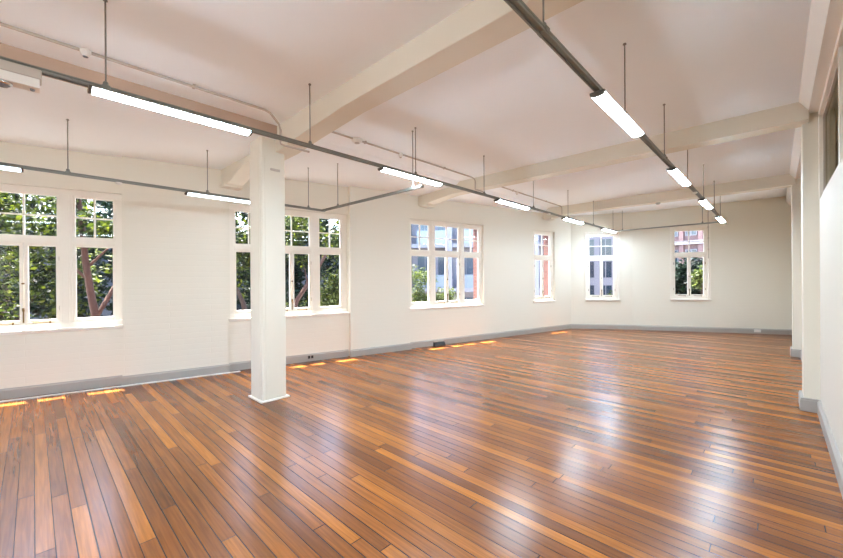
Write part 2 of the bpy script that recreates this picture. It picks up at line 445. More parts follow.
cl = empty('corridor_fill_light', (1.3, 1.0, 3.56))  # added out of view to brighten the corridor behind the glass
mb = MB(); mb.box(1.15, 1.45, -1.0, 3.2, 3.52, 3.56); mb.build('housing', M['plastic'], cl)
mb = MB(); mb.box(1.17, 1.43, -.98, 3.18, 3.505, 3.52); mb.build('diffuser', M['lamp_dim'], cl)
tag(cl, 'long unseen fill light added in the corridor beyond the high glazing', 'light')
# ceiling ------------------------------------------------------------
mb = MB()
def slab(mb, pts, t=.12):
    n = len(pts)
    vs = list(pts) + [(x, y, max(z, CEIL)+t) for x, y, z in pts]
    mb.add(vs, [tuple(range(n))[::-1], tuple(range(n, 2*n))] + [(i, (i+1) % n, n+(i+1) % n, n+i) for i in range(n)])
XS = -4.50
def lx(y): return A[0] + (B[0]-A[0])*y/B[1] - .10
b1, b2, b3 = (2.11, 2.35), (5.82, 6.06), (9.76, 10.0)
slab(mb, [(XS, YB-.1, CEIL), (XR+.1, YB-.1, CEIL), (XR+.1, 10.0, CEIL), (XS, 10.0, CEIL)])
slab(mb, [(lx(-4.3), YB-.1, LOW+.03), (XS, YB-.1, LOW), (XS, 2.2, LOW), (lx(2.2), 2.2, LOW+.03)])
slab(mb, [(lx(2.2), 2.2, 3.29), (XS, 2.2, CEIL), (XS, 10.0, CEIL), (lx(10.), 10.0, 3.30)])
slab(mb, [(lx(10.), 10.0, 3.36), (XR+.1, 10.0, 3.46), (XR+.1, 13.7, 3.58), (C[0], C[1]+.10, 3.36), (B[0]-.1, B[1]+.1, 3.32)])
tag(mb.build('ceiling', M['ceil'], fix=True), 'white plaster ceiling divided into bays by beams', kind='structure')

mb = MB(); mb.box(XS-.004, XS+.014, YB, 2.115, LOW-.002, CEIL+.02)  # one even tan, darker than the ceiling, over the whole drop face
tag(mb.build('trim_2', M['tan']), 'tan drop face where the ceiling steps down left of the middle track', kind='structure')

# beams with haunches at the walls and at the column
def beam(name, y0, y1, pts, label):
    """pts: (x, soffit z)"""
    mb = MB(); n = len(pts); top = 3.50
    vs = []
    for y in (y0, y1):
        vs += [(x, y, z) for x, z in pts] + [(x, y, top) for x, z in pts]
    fs = []
    o = 2*n
    for i in range(n-1):
        fs += [(i, i+1, n+i+1, n+i), (o+i, o+n+i, o+n+i+1, o+i+1), (i, o+i, o+i+1, i+1), (n+i, n+i+1, o+n+i+1, o+n+i)]
    fs += [(0, n, o+n, o), (n-1, o+n-1, o+2*n-1, 2*n-1)]
    mb.add(vs, fs)
    return tag(mb.build(name, M['beam'], bevel=.008), label, kind='structure')
beam('ceiling_beam', b1[0], b1[1], [(lx(2.2), 3.02), (-6.15, 3.02), (-5.6, 3.17), (-5.15, 3.17), (-4.98, 3.10), (-4.42, 3.10), (-3.85, 3.15), (-3.05, SOF), (XR, SOF)], 'cream ceiling beam carried by the square column')
beam('ceiling_beam', b2[0], b2[1], [(lx(5.9), 3.10), (-5.35, 3.12), (-4.7, SOF), (XR-.08, SOF)], 'middle cream ceiling beam between the column and the far beam')
beam('ceiling_beam', b3[0], b3[1], [(lx(9.9), 3.14), (-4.35, 3.15), (-3.9, SOF), (XR-.08, SOF)], 'farthest cream ceiling beam near the end wall')
# small corbels under the beam ends
for y, zz, wd in ((2.23, 3.02, .3), (5.94, 3.10, .3), (9.88, 3.14, .28)):
    x = lx(y) + .10
    mb = MB(); mb.box(x-.05, x+.16, y-wd/2, y+wd/2, zz-.035, zz+.01)
    tag(mb.build('trim_corbel', M['beam'], bevel=.004), 'small plaster corbel under a beam end on the window wall', kind='structure')

# column
cx0, cx1, cy0, cy1 = -4.866, -4.532, 1.925, 2.235
mb = MB()
c = .018
pr = [(cx0+c, cy0), (cx1-c, cy0), (cx1, cy0+c), (cx1, cy1-c), (cx1-c, cy1), (cx0+c, cy1), (cx0, cy1-c), (cx0, cy0+c)]
n = 8
mb.add([(x, y, 0) for x, y in pr] + [(x, y, 3.26) for x, y in pr], [(i, (i+1) % n, n+(i+1) % n, n+i) for i in range(n)] + [tuple(range(n))[::-1], tuple(range(n, 2*n))])
colm = mb.build('column', M['beam']); tag(colm, 'square cream column with boarded faces standing on the floor', kind='structure')
mb = MB()   # boarded facing: thin cover boards leave fine grooves at the corners
mb.box(cx1-.002, cx1+.006, cy0+.045, cy1-.012, .03, 3.02)
mb.box(cx0+.012, cx1-.045, cy0-.006, cy0+.002, .03, 3.10)
mb.build('column_facing', M['beam'], colm, bevel=.002)
mb = MB(); mb.box(cx0-.03, cx1+.03, cy0-.03, cy1+.03, 0, .022); mb.build('column_plinth', M['trim'], colm, bevel=.006)
mb = MB(); mb.box(cx1+.004, cx1+.014, 2.04, 2.16, 2.855, 2.885); mb.build('column_plate', M['pipe'], colm, bevel=.002)

# ------------------------------------------------------------------ windows
def sash(mb, W, s0, s1, z0, z1, o0, o1, w=.04, wb=None):
    wb = wb or w
    mb.wbox(W, s0, s0+w, o0, o1, z0, z1); mb.wbox(W, s1-w, s1, o0, o1, z0, z1)
    mb.wbox(W, s0+w, s1-w, o0, o1, z0, z0+wb); mb.wbox(W, s0+w, s1-w, o0, o1, z1-w, z1)

def hinge(W, s, o, z, parent):
    mb = MB(); mb.tube([W.pt(s, o, z-.03), W.pt(s, o, z+.03)], .006, 8); mb.build('hinge', M['brass'], parent)

def window(idx, W, op, lay, fo, label, cols=2, sill_out=.03, o_in=0.0, arch=0.0):
    """lay: list of lower lights (s0, s1, kind) where kind is 'fixed', 'pair'; fo: front face of the frame"""
    s0, s1, z0, z1 = op
    o0, o1 = fo, fo+.09
    zs = z0 + .075             # bottom of the lights
    zt0, zt1 = 2.02+(z1-2.78)*.6, 2.10+(z1-2.78)*.6     # transom bar
    mb = MB()
    mb.wbox(W, s0, s1, o0, o1, z1-.075, z1); mb.wbox(W, s0, s1, o0, o1, z0, zs)
    mb.wbox(W, s0, lay[0][0], o0, o1, zs, z1-.075); mb.wbox(W, lay[-1][1], s1, o0, o1, zs, z1-.075)
    for a, b in zip(lay[:-1], lay[1:]):
        mb.wbox(W, a[1], b[0], o0-.012, o1, zs, z1-.075)
        mb.wbox(W, a[1]+.03, b[0]-.03, o0-.022, o0, zs, z1-.075)
    for a in lay:
        mb.wbox(W, a[0], a[1], o0-.008, o1, zt0, zt1)
    if arch:   # flat architrave around the opening
        mb.wbox(W, s0-.03, s0+.02, -.012, o0+.01, z0, z1+.03); mb.wbox(W, s1-.02, s1+.03, -.012, o0+.01, z0, z1+.03)
        mb.wbox(W, s0-.03, s1+.03, -.014, o0+.01, z1-.02, z1+.035)
    win = mb.build('window_%d' % idx, M['frame'], bevel=.004)
    tag(win, label, kind='structure')
    for (a, b, kind, nc) in lay:
        # top light with glazing bars
        m2 = MB(); za, zb = zt1, z1-.075
        sash(m2, W, a, b, za, zb, o0+.012, o0+.058, .026)
        for k in range(1, nc):
            s = a + (b-a)*k/nc; m2.wbox(W, s-.009, s+.009, o0+.016, o0+.054, za, zb)
        zm = (za+zb)/2; m2.wbox(W, a, b, o0+.016, o0+.054, zm-.009, zm+.009)
        t = m2.build('top_light', M['frame'], win)
        m3 = MB(); m3.wbox(W, a+.015, b-.015, o0+.033, o0+.037, za+.015, zb-.015); m3.build('window_pane', M['glass'], t)
        parts = [(a, b)] if kind == 'fixed' else [(a, (a+b)/2-.004), ((a+b)/2+.004, b)]
        for j, (p, q) in enumerate(parts):
            m2 = MB(); sash(m2, W, p, q, zs, zt0, o0+.008, o0+.058, .036 if kind != 'fixed' else .032, .05)
            c_ = m2.build('casement', M['frame'], win, bevel=.003)
            m3 = MB(); m3.wbox(W, p+.02, q-.02, o0+.033, o0+.037, zs+.02, zt0-.02); m3.build('window_pane', M['glass'], c_)
            if kind == 'pair':
                sgn = 1 if j == 0 else -1
                e = q if j == 0 else p
                if j == 0:
                    m4 = MB(); m4.tube([W.pt(e+.002, o0-.002, zs+.02), W.pt(e+.002, o0-.002, zs+.20)], .008, 8); m4.tube([W.pt(e+.002, o0-.002, zs+.17), W.pt(e+.002, o0-.016, zs+.21)], .012, 8); m4.build('bolt', M['brass'], c_)
                    m4 = MB(); m4.lathe([(.012, -.01), (.016, 0), (.012, .01)], W.pt(e+.002, o0-.008, (zs+zt0)/2), 12); m4.build('knob', M['brass'], c_)
                m4 = MB(); m4.tube([W.pt((p+q)/2-.09, o0-.006, zs+.018), W.pt((p+q)/2+.09, o0-.018, zs+.018)], .006, 8)
                m4.tube([W.pt((p+q)/2+.08, o0-.018, zs+.0), W.pt((p+q)/2+.08, o0-.018, zs+.03)], .008, 8); m4.build('casement_stay', M['brass'], c_)
                for zz in (zs+.2, zt0-.2): hinge(W, p-.002 if j == 0 else q+.002, o0-.002, zz, c_)
    mb = MB()
    mb.wbox(W, s0-.02, s1+.02, o_in-sill_out, fo+.02, z0-.028, z0+.004)
    mb.wbox(W, s0-.012, s1+.012, o_in-sill_out*.4, fo+.02, z0-.045, z0-.026)
    mb.build('window_sill', M['trim'], win, bevel=.005)
    m5 = MB(); m5.wbox(W, s0, s1, fo+.085, .49, z0-.06, z0-.002); m5.build('outer_sill', M['brick'], win)
    return win

FO = REC+.055
def tri(c, hw=.31):
    return [(c-.90-.04, c-.48-.0, 'fixed', 2), (c-.345, c+.345, 'pair', 2), (c+.48, c+.94, 'fixed', 2)]
window(1, LW, W1, tri(-.12), FO, 'three-light casement window at the left edge looking into leafy trees', o_in=REC)
window(2, LW, W2, tri(3.30), FO, 'three-light casement window partly hidden behind the square column', o_in=REC)
window(3, LW, W3, [(5.80, 6.31, 'fixed', 2), (6.43, 7.155, 'pair', 2), (7.275, 7.78, 'fixed', 2)], FO, 'three-light casement window looking out on the white apartment block', o_in=REC)
window(4, LW, W4, [(9.77, 10.46, 'pair', 2)], FO, 'narrow casement window at the far end of the window wall', o_in=REC)
window(5, CW, W5, [(.385, 1.10, 'pair', 2)], .05, 'narrow casement window in the short corner wall', sill_out=.045, arch=1)
window(6, FW, W6, [(1.03, 1.77, 'pair', 2)], .05, 'narrow casement window in the far end wall', sill_out=.055, arch=1)

for i, (a, b, z0, z1) in enumerate(FILL_WINDOWS):
    mb = MB(); m_ = (a+b)/2
    for q in ((a, a+.07, z0, z1), (b-.07, b, z0, z1), (m_-.05, m_+.05, z0, z1)): mb.wbox(BW, q[0], q[1], -.05, -.12, q[2], q[3])
    for z in (z0, 2.05, z1-.07): mb.wbox(BW, a, b, -.05, -.12, z, z+.07)
    o = mb.build('window_%d' % (9+i), M['frame']); tag(o, 'unseen window added for fill daylight in the wall behind the camera', kind='structure')
    mb = MB(); mb.wbox(BW, a+.03, b-.03, -.085, -.089, z0+.03, z1-.03); mb.build('window_pane', M['glass'], o)
# conduit running up the far wall beside the end window
mb = MB(); mb.tube([FW.pt(1.815, -.026, 2.0), FW.pt(1.815, -.026, 3.5)], .010, 8)
o = mb.build('wall_conduit', M['pipe']); tag(o, 'thin painted conduit rising beside the end wall window', 'conduit')
for z in (2.25, 2.55, 2.85):
    m2 = MB(); m2.wbox(FW, 1.80, 1.83, -.040, .0, z-.012, z+.012); m2.build('clip', M['pipe'], o)

# ------------------------------------------------------------------ lighting tracks
ZT = 2.818; XM = -3.29; XRT = -.888; XL = -5.56; ZL = 2.682; YBR = 3.42
RW, RH = .042, .030
def rail(name, p0, p1):
    mb = MB()
    w, h, t = RW/2, RH, .006
    prof = [(-w, -h), (-w+.010, -h), (-w+.010, -h+.012), (w-.010, -h+.012), (w-.010, -h), (w, -h), (w, -.019), (w-.005, -.016), (w-.005, -.010), (w, -.007), (w, 0), (-w, 0), (-w, -.007), (-w+.005, -.010), (-w+.005, -.016), (-w, -.019)]
    mb.prism(prof, p0, p1)
    return mb
def hanger(par, x, y, z, top):
    mb = MB(); mb.tube([(x, y, z+.02), (x, y, top)], .0052, 8); mb.lathe([(.014, -.012), (.012, -.004), (.006, 0)], (x, y, top), 12)
    h = mb.build('hanger_rod', M['rod'], par)
    m2 = MB(); m2.lathe([(.012, .034), (.016, .026), (.016, .012), (.024, .004), (.024, -.002)], (x, y, z), 12)
    w = RW/2
    m2.box(x-w-.006, x+w+.006, y-.022, y+.022, z-.026, z+.006)
    m2.build('clamp', M['rail'], h, bevel=.003)
def track(name, pts, hangers, label, ceil_at):
    mb = MB()
    for a, b in zip(pts[:-1], pts[1:]):
        r = rail('rail', a, b); mb.add(r.v, r.f)
    t = empty(name, pts[0])
    mb.build('rail', M['rail'], t)
    for x, y in hangers:
        z = pts[0][2]
        hanger(t, x, y, z, ceil_at(x, y))
    for p in (pts[0], pts[-1]):
        mb = MB(); mb.box(p[0]-.024, p[0]+.024, p[1]-.024, p[1]+.024, p[2]-RH-.002, p[2]+.002); mb.build('end_cap', M['rail'], t, bevel=.003)
    return t
GT = 'suspended lighting tracks'
ysM = [-2.75, -1.2, .35, 1.88, 3.35, 4.87, 6.50, 8.10, 9.66, 11.2]
tM = track('lighting_track', [(XM, -4.0, ZT), (XM, 11.38, ZT)], [(XM, y) for y in ysM], '', lambda x, y: CEIL)
tag(tM, 'long grey lighting track hung down the middle of the room past the column', 'lighting track', GT)
ysR = [-2.7, -1.1, .4, 1.88, 3.35, 4.83, 6.32, 7.90, 9.40, 10.5]
tR = track('lighting_track', [(XRT, -4.0, ZT), (XRT, 11.55, ZT)], [(XRT, y) for y in ysR], '', lambda x, y: CEIL if y < 10 else 3.45)
tag(tR, 'grey lighting track hung along the right side of the room', 'lighting track', GT)
def lceil(x, y):
    if y < 2.1: return LOW+.01
    a = lx(y); return 3.29 + (CEIL-3.29)*(x-a)/(XS-a)
tL = track('lighting_track', [(XL, -4.0, ZL), (XL, YBR, ZL)], [(XL, y) for y in (-2.8, -1.25, .27, 1.64, 3.14)], '', lceil)
tag(tL, 'grey lighting track hung close to the window wall on the left', 'lighting track', GT)
tB = track('lighting_track', [(XL+.051, YBR-.02, ZL), (XM+.05, YBR-.02, ZL)], [(-5.10, YBR-.02), (XM-.10, YBR-.02)], '', lambda x, y: lceil(x, y) if x < XS else CEIL)
tag(tB, 'short grey cross track joining the left track to the middle track beyond the column', 'lighting track', GT)
tF = track('lighting_track', [(XM+.056, 11.37, ZT), (XRT-.056, 11.30, ZT)], [(-3.10, 11.375), (-1.3, 11.314)], '', lambda x, y: 3.40)
tag(tF, 'grey cross track joining the middle and right tracks near the end wall', 'lighting track', GT)

LAMP_W = 2.6
def batten(L, lm):
    r = empty('batten_light', (0, 0, 0))
    mb = MB(); mb.box(-.047, .047, 0.006, L-.006, -.012, -.001); mb.build('body', M['body'], r, bevel=.003)
    prof = [(.046*math.cos(a), -.012-.024*math.sin(a)**.7) for a in [math.pi*i/10 for i in range(11)]]
    mb = MB(); mb.prism(prof, (0, .018, 0), (0, L-.018, 0)); mb.smooth = [True]*10 + [False, False]
    mb.build('diffuser', lm, r)
    ld = bpy.data.lights.new('batten_lamp', 'AREA'); ld.shape = 'RECTANGLE'; ld.size = .084; ld.size_y = L-.05
    ld.color = (.76, .96, 1.15); ld.energy = LAMP_W * (1 if lm is M['lamp'] else .26)
    lo = bpy.data.objects.new('batten_lamp', ld); COL.objects.link(lo); lo.parent = r; lo.location = (0, L/2, -.0375)
    prof2 = [(x*1.06, z*1.03+.0) for x, z in prof] + [(-.049, -.002), (.049, -.002)]
    for y in (0, L-.018):
        mb = MB(); mb.prism(prof2, (0, y, 0), (0, y+.018, 0)); mb.build('end_cap', M['cap'], r, bevel=.002)
    return r
GB = 'lit batten lights on the tracks'
proto = {M['lamp']: batten(1.05, M['lamp']), M['lamp_dim']: batten(1.05, M['lamp_dim'])}; used = set()
def put_light(x, y, z, label, mat=M['lamp']):
    o = copy_tree(proto[mat]) if mat in used else proto[mat]
    used.add(mat)
    o.location = (x, y, z-RH-.002)
    tag(o, label, 'light', GB)
for y, l in ((.26, 'lit white batten nearest the camera on the middle track, left of the column'), (2.77, 'lit white batten on the middle track just right of the column'), (5.22, 'third lit batten along the middle track, over the wide white-block window'), (7.85, 'fourth lit batten along the middle track, above the narrow side window'), (10.28, 'last lit batten on the middle track, above the corner window'), (-2.4, 'unseen lit batten added for fill on the middle track behind the camera')):
    put_light(XM, y, ZT, l)  # the batten behind the camera is added for fill light
for y, l in ((2.69, 'large lit batten nearest the camera on the right track'), (5.19, 'second lit batten along the right track, between two beams'), (7.62, 'third lit batten along the right track, under the far beam'), (10.0, 'last lit batten on the right track, right of the end window'), (.25, 'unseen lit batten added for fill on the right track almost overhead'), (-2.4, 'unseen lit batten added for fill on the right track behind the camera')):
    put_light(XRT, y, ZT, l)  # the overhead and rear battens are unseen, added to light the room
for y, l in ((-1.11, 'lit batten cut by the left edge on the window wall track'), (1.38, 'lit batten on the window wall track behind the column')):
    put_light(XL, y, ZL, l, M['lamp_dim'])

# emergency twin-spot light on the middle track
em = empty('emergency_light', (XM, -.25, ZT-RH))
zb = ZT-RH
mb = MB(); mb.box(XM-.055, XM+.055, -.62, .045, zb-.060, zb-.001); mb.build('housing', M['pipe'], em, bevel=.006)
mb = MB(); mb.prism([(-.055, -.06), (.055, -.06), (.046, -.112), (-.046, -.112)], (XM, -.61, zb), (XM, .035, zb)); mb.build('reflector', M['plastic'], em, bevel=.004)
for y in (-.40, -.12):
    mb = MB(); mb.lathe([(.036, .006), (.044, 0), (.042, -.012), (.034, -.018)], (XM, y, zb-.112), 20); l = mb.build('lamp_head', M['steel'], em)
    mb = MB(); mb.lathe([(.034, .0), (.024, -.010), (.006, -.014)], (XM, y, zb-.129), 16); mb.build('lens', M['lens'], l)
mb = MB(); mb.lathe([(.012, .0), (.010, -.010), (.004, -.012)], (XM, .005, zb-.112), 12); mb.build('test_button', M['lens'], em)
tag(em, 'boxy emergency light with round lamps at the left end of the middle track', 'emergency light')

# small round sensors under the tracks
def sensor(x, y, z, label):
    mb = MB(); mb.lathe([(.020, .0), (.034, -.004), (.032, -.016), (.018, -.026), (.004, -.028)], (x, y, z-RH), 20)
    o = mb.build('motion_sensor', M['plastic']); tag(o, label, 'sensor', 'motion sensors under the tracks')
sensor(XL, .70, ZL, 'small white dome sensor under the window wall track')
sensor(XM, 7.15, ZT, 'small white dome sensor under the middle track beyond the third batten')
sensor(XRT, 6.95, ZT, 'small dome sensor under the right track between its second and third battens')

# ceiling conduits with detectors
def conduit(pts, label, clips):
    mb = MB(); mb.tube(pts, .0125, 10)
    o = mb.build('ceiling_conduit', M['pipe']); tag(o, label, 'conduit', 'ceiling conduits beside the middle track')
    for x, y, z in clips:
        m2 = MB(); m2.box(x-.022, x+.022, y-.010, y+.010, z-.015, z+.028); m2.build('saddle_clip', M['pipe'], o, bevel=.002)
XC = -4.12; ZC = CEIL-.018
conduit([(XC, -4.1, ZC), (XC, 1.80, ZC), (XC, 1.86, ZC-.015), (XC, 1.96, ZC-.11), (XC, 1.98, ZC-.17), (XC, 1.98, 3.085), (XC, 1.987, 3.065), (XC, 2.02, 3.058), (XC, 2.34, 3.058)], 'painted conduit on the near bay ceiling that bends down over the column beam', [(XC, -.8, ZC), (XC, 1.1, ZC)])
conduit([(XC, 2.36, ZC), (XC, 5.70, ZC), (XC, 5.78, ZC-.02), (XC, 5.803, ZC-.05), (XC, 5.803, 3.20), (XC, 5.81, 3.185), (XC, 6.05, 3.185)], 'painted conduit across the middle bay ceiling beyond the column', [(XC, 3.2, ZC), (XC, 4.9, ZC)])
conduit([(XC, 6.08, ZC), (XC, 9.66, ZC), (XC, 9.73, ZC-.02), (XC, 9.745, ZC-.05), (XC, 9.745, 3.18)], 'painted conduit across the farthest full ceiling bay', [(XC, 7.2, ZC), (XC, 8.8, ZC)])
def detector(y, r, h, label, kind='smoke_detector', cat='smoke detector'):
    mb = MB(); z = ZC-.010
    mb.lathe([(r*.8, .026), (r, .018), (r, 0), (r*.8, -h*.5), (r*.45, -h), (r*.1, -h)], (XC, y, z), 24)
    o = mb.build(kind, M['plastic']); tag(o, label, cat)
    m2 = MB(); m2.lathe([(r*.5, -h*.86), (r*.46, -h*1.06), (r*.2, -h*1.06)], (XC, y, z), 20); m2.build('vent_ring', M['lens'] if y < 1 else M['pipe'], o)
detector(3.06, .075, .035, 'round white smoke detector on the conduit just past the column')
detector(.31, .038, .034, 'small white detector on the conduit at the upper left')
detector(3.87, .035, .045, 'tiny white detector on the middle bay conduit, beyond the round one')
detector(7.37, .035, .045, 'tiny white detector on the farthest bay conduit')
mb = MB(); mb.lathe([(.05, .0), (.05, -.018), (.03, -.04), (.01, -.042)], (-1.95, 9.88, SOF), 20)
o = mb.build('smoke_detector', M['body']); tag(o, 'small grey detector under the farthest beam', 'smoke detector')

# sockets, trunking
def socket(name, W, s, o, z, w, h, face, holes, label):
    r = MB(); r.wbox(W, s-w/2, s+w/2, o-.010, o+.002, z-h/2, z+h/2)
    t = r.build(name, face, bevel=.002); tag(t, label, 'power socket')
    for k in holes:
        m2 = MB(); m2.wbox(W, s+k-.021, s+k+.021, o-.014, o-.009, z-.026, z+.026); m2.build('outlet', M['dark'], t, bevel=.002)
socket('power_socket', LW, 3.60, REC-.022, .078, .13, .075, M['base'], (-.028, .028), 'twin black power outlet set in the grey skirting below the column window')
socket('power_socket', FW, 2.88, -.022, .075, .14, .070, M['plastic'], (), 'white power socket on the grey skirting of the end wall')
fb = MB(); P = LW.pt
fb.hexa([P(6.32, -.02, 0), P(6.62, -.02, 0), P(6.62, REC-.024, 0), P(6.32, REC-.024, 0), P(6.33, .02, .075), P(6.61, .02, .075), P(6.61, REC-.024, .085), P(6.33, REC-.024, .085)])
o = fb.build('outlet_box', M['dark'], bevel=.004); tag(o, 'black outlet box on the floor below the white-block window', 'outlet box')
m2 = MB(); m2.wbox(LW, 6.33, 6.61, .018, REC-.024, .083, .092); m2.build('lid', M['base'], o, bevel=.002)
tr = MB(); tr.wbox(LW, -1.6, 2.42, -.085, -.042, .0, .014)
o = tr.build('cable_trunking', M['plastic'], bevel=.003); tag(o, 'flat white cable trunking strip on the floor along the left skirting', 'cable trunking')

# ------------------------------------------------------------------ outside
GZ = -4.2
mb = MB(); mb.box(-60, 40, -40, 70, GZ-.2, GZ)
tag(mb.build('ground', M['street']), 'grey street level far below the windows', kind='structure')

def leaves(rng, clumps, L, mat, name, parent):
    V = []; F = []
    tot = 0
    for (c, r, n) in clumps:
        u = rng.normal(size=(n, 3)); u /= np.linalg.norm(u, axis=1)[:, None]
        rad = rng.random(n)**(1/2.2)
        pos = np.array(c) + u*rad[:, None]*np.array(r)
        d = rng.normal(size=(n, 3)); d[:, 2] = d[:, 2]*.6 - .35; d /= np.linalg.norm(d, axis=1)[:, None]
        s = np.cross(d, rng.normal(size=(n, 3))); s /= np.linalg.norm(s, axis=1)[:, None]
        nn = np.cross(d, s)
        l = (L*(.6+.8*rng.random(n)))[:, None]
        a = pos-d*l*.5; b = pos+d*l*.5
        m1 = pos-d*l*.08+s*l*.24+nn*l*.07; m2 = pos-d*l*.08-s*l*.24+nn*l*.07
        q = np.stack([a, m1, b, m2], axis=1).reshape(-1, 3)
        V.append(q); tot += n
    V = np.concatenate(V)
    me = bpy.data.meshes.new(name)
    me.vertices.add(len(V)); me.vertices.foreach_set('co', V.astype(np.float32).ravel())
    nf = tot*2
    idx = np.arange(tot)*4
    li = np.stack([idx, idx+1, idx+2, idx, idx+2, idx+3], axis=1).ravel()
    me.loops.add(nf*3); me.loops.foreach_set('vertex_index', li.astype(np.int32))
    me.polygons.add(nf); me.polygons.foreach_set('loop_start', (np.arange(nf)*3).astype(np.int32))
    me.update(calc_edges=True); me.validate()
    me.materials.append(mat)
    o = bpy.data.objects.new(name, me); COL.objects.link(o); o.parent = parent
    o.matrix_parent_inverse = parent.matrix_world.inverted()
    return o

def tree(name, base, trunk, branches, clumps, L, leafm, barkm, label, seed, cat='tree', group=None):
    t = empty(name, base); rng = np.random.default_rng(seed)
    if trunk:
        mb = MB(); mb.tube(trunk[0], trunk[1], 12, r2=trunk[2])
        tk = mb.build('trunk', barkm, t)
        for pts, r, r2 in branches:
            mb = MB(); mb.tube(pts, r, 8, r2=r2); mb.build('branch', barkm, tk)
    leaves(rng, clumps, L, leafm, 'foliage', t)
    tag(t, label, cat, group)
    return t

def cloud(rng, box, k, n, r):
    (x0, x1), (y0, y1), (z0, z1) = box
    return [((rng.uniform(x0, x1), rng.uniform(y0, y1), rng.uniform(z0, z1)), (r*rng.uniform(.7, 1.25),)*3, n) for _ in range(k)]
rg = np.random.default_rng(11)
GTR = 'trees outside the window wall'
# reddish forked tree in front of the leftmost window
tree('street_tree', (-10.1, 1.0, GZ),
     ([(-10.1, 1.05, GZ), (-10.05, .98, -1.5), (-10., .90, .6), (-10., .80, 1.3), (-10., .73, 1.9), (-9.95, .68, 2.6), (-9.9, .62, 3.2)], .085, .04),
     [([(-10., .88, .75), (-9.95, 1.02, 1.05), (-9.9, 1.22, 1.5), (-9.85, 1.40, 1.9)], .055, .02), ([(-10., .74, 1.75), (-9.95, .98, 2.05), (-9.9, 1.18, 2.3)], .03, .012), ([(-10., .78, 1.5), (-10.05, .45, 1.9), (-10.1, .2, 2.4)], .03, .012)],
     cloud(rg, ((-10.8, -9.6), (-.9, 1.8), (2.1, 3.3)), 26, 130, .38) + cloud(rg, ((-10.9, -10.2), (-.6, 1.6), (1.2, 2.2)), 8, 60, .36), .12, M['leaf'], M['bark_red'],
     'reddish forked tree trunk with leafy crown outside the leftmost window', 3, group=GTR)
tree('street_tree', (-12.6, -.6, GZ), ([(-12.6, -.6, GZ), (-12.5, -.5, 0), (-12.6, -.7, 2.6)], .14, .06), [([(-12.5, -.5, .2), (-12.3, .1, 1.3)], .05, .02)],
     cloud(rg, ((-13.3, -11.8), (-2.4, 1.0), (.2, 3.6)), 34, 150, .48), .15, M['leaf'], M['bark'], 'dense mid-green tree behind the reddish forked trunk', 4, group=GTR)
tree('street_tree', (-13.2, 2.4, GZ), ([(-13.2, 2.4, GZ), (-13.1, 2.5, 0), (-13.2, 2.3, 2.8)], .14, .06), [],
     cloud(rg, ((-13.8, -12.6), (1.0, 3.8), (1.7, 3.7)), 22, 150, .5), .15, M['leaf_dark'], M['bark'], 'dark-leaved tree showing at the right of the leftmost window', 5, group=GTR)
# trees beyond the column window
tree('street_tree', (-9.9, 4.2, GZ), ([(-9.9, 4.05, GZ), (-9.9, 3.9, .2), (-9.95, 3.75, .9), (-10., 3.6, 1.3)], .10, .04), [([(-9.9, 3.86, .5), (-9.9, 4.15, .95), (-9.85, 4.3, 1.4)], .04, .02)],
     cloud(rg, ((-10.8, -9.6), (3.2, 4.9), (2.0, 3.4)), 20, 130, .40) + cloud(rg, ((-10.6, -10.0), (3.4, 4.9), (1.3, 2.0)), 5, 70, .34), .12, M['leaf'], M['bark'], 'leafy tree outside the column window, left of the column', 6, group=GTR)
tree('street_tree', (-9.9, 4.9, GZ), ([(-9.9, 4.6, GZ), (-9.95, 4.95, 0), (-10., 5.26, .9), (-10., 5.95, 1.84), (-10., 6.3, 2.4)], .085, .04), [([(-10., 5.6, 1.35), (-10.1, 5.55, 1.9)], .03, .01)],
     cloud(rg, ((-11., -9.7), (4.9, 6.9), (2.05, 3.5)), 24, 130, .40) + cloud(rg, ((-11., -10.3), (5.2, 6.8), (.5, 1.3)), 7, 80, .36), .12, M['leaf'], M['bark_red'], 'tree with a slanting reddish trunk outside the column window', 7, group=GTR)
tree('street_tree', (-15.4, -.5, GZ), ([(-15.4, -.5, GZ), (-15.4, -.5, 2.6)], .15, .06), [],
     cloud(rg, ((-15.9, -14.8), (-3.0, 6.2), (.6, 4.6)), 84, 170, .6), .21, M['leaf_dark'], M['bark'], 'row of dark foliage farthest back behind the leftmost window', 10, group=GTR)
tree('shrub', (-10.2, 6.75, GZ), ([(-10.2, 6.75, GZ), (-10.2, 6.75, .6)], .06, .03), [],
     cloud(rg, ((-10.5, -9.8), (6.3, 7.2), (.2, 1.55)), 12, 150, .36), .12, M['leaf_light'], M['bark'], 'bright light-green bush low at the right of the column window', 8, cat='bush')
tree('street_tree', (-14.5, 7.6, GZ), ([(-14.5, 7.6, GZ), (-14.5, 7.6, 2.4)], .14, .06), [],
     cloud(rg, ((-15.2, -13.6), (5.6, 13.0), (.2, 4.8)), 105, 190, .6), .21, M['leaf_dark'], M['bark'], 'dark tree far behind the slanting reddish trunk', 9, group=GTR)
# bush below the white block
tree('shrub', (-10.9, 11.7, GZ), ([(-10.9, 11.7, GZ), (-10.8, 11.7, 1.0)], .09, .04), [([(-10.8, 11.7, .2), (-10.4, 11.95, 1.1)], .04, .015)],
     cloud(rg, ((-11.4, -10.6), (11.1, 11.9), (.1, 1.75)), 16, 170, .38) + cloud(rg, ((-10.7, -10.0), (11.9, 12.4), (.1, 1.0)), 8, 150, .34), .11, M['leaf_light'], M['bark'], 'rounded pale-green bush in front of the white apartment block', 12, cat='bush')
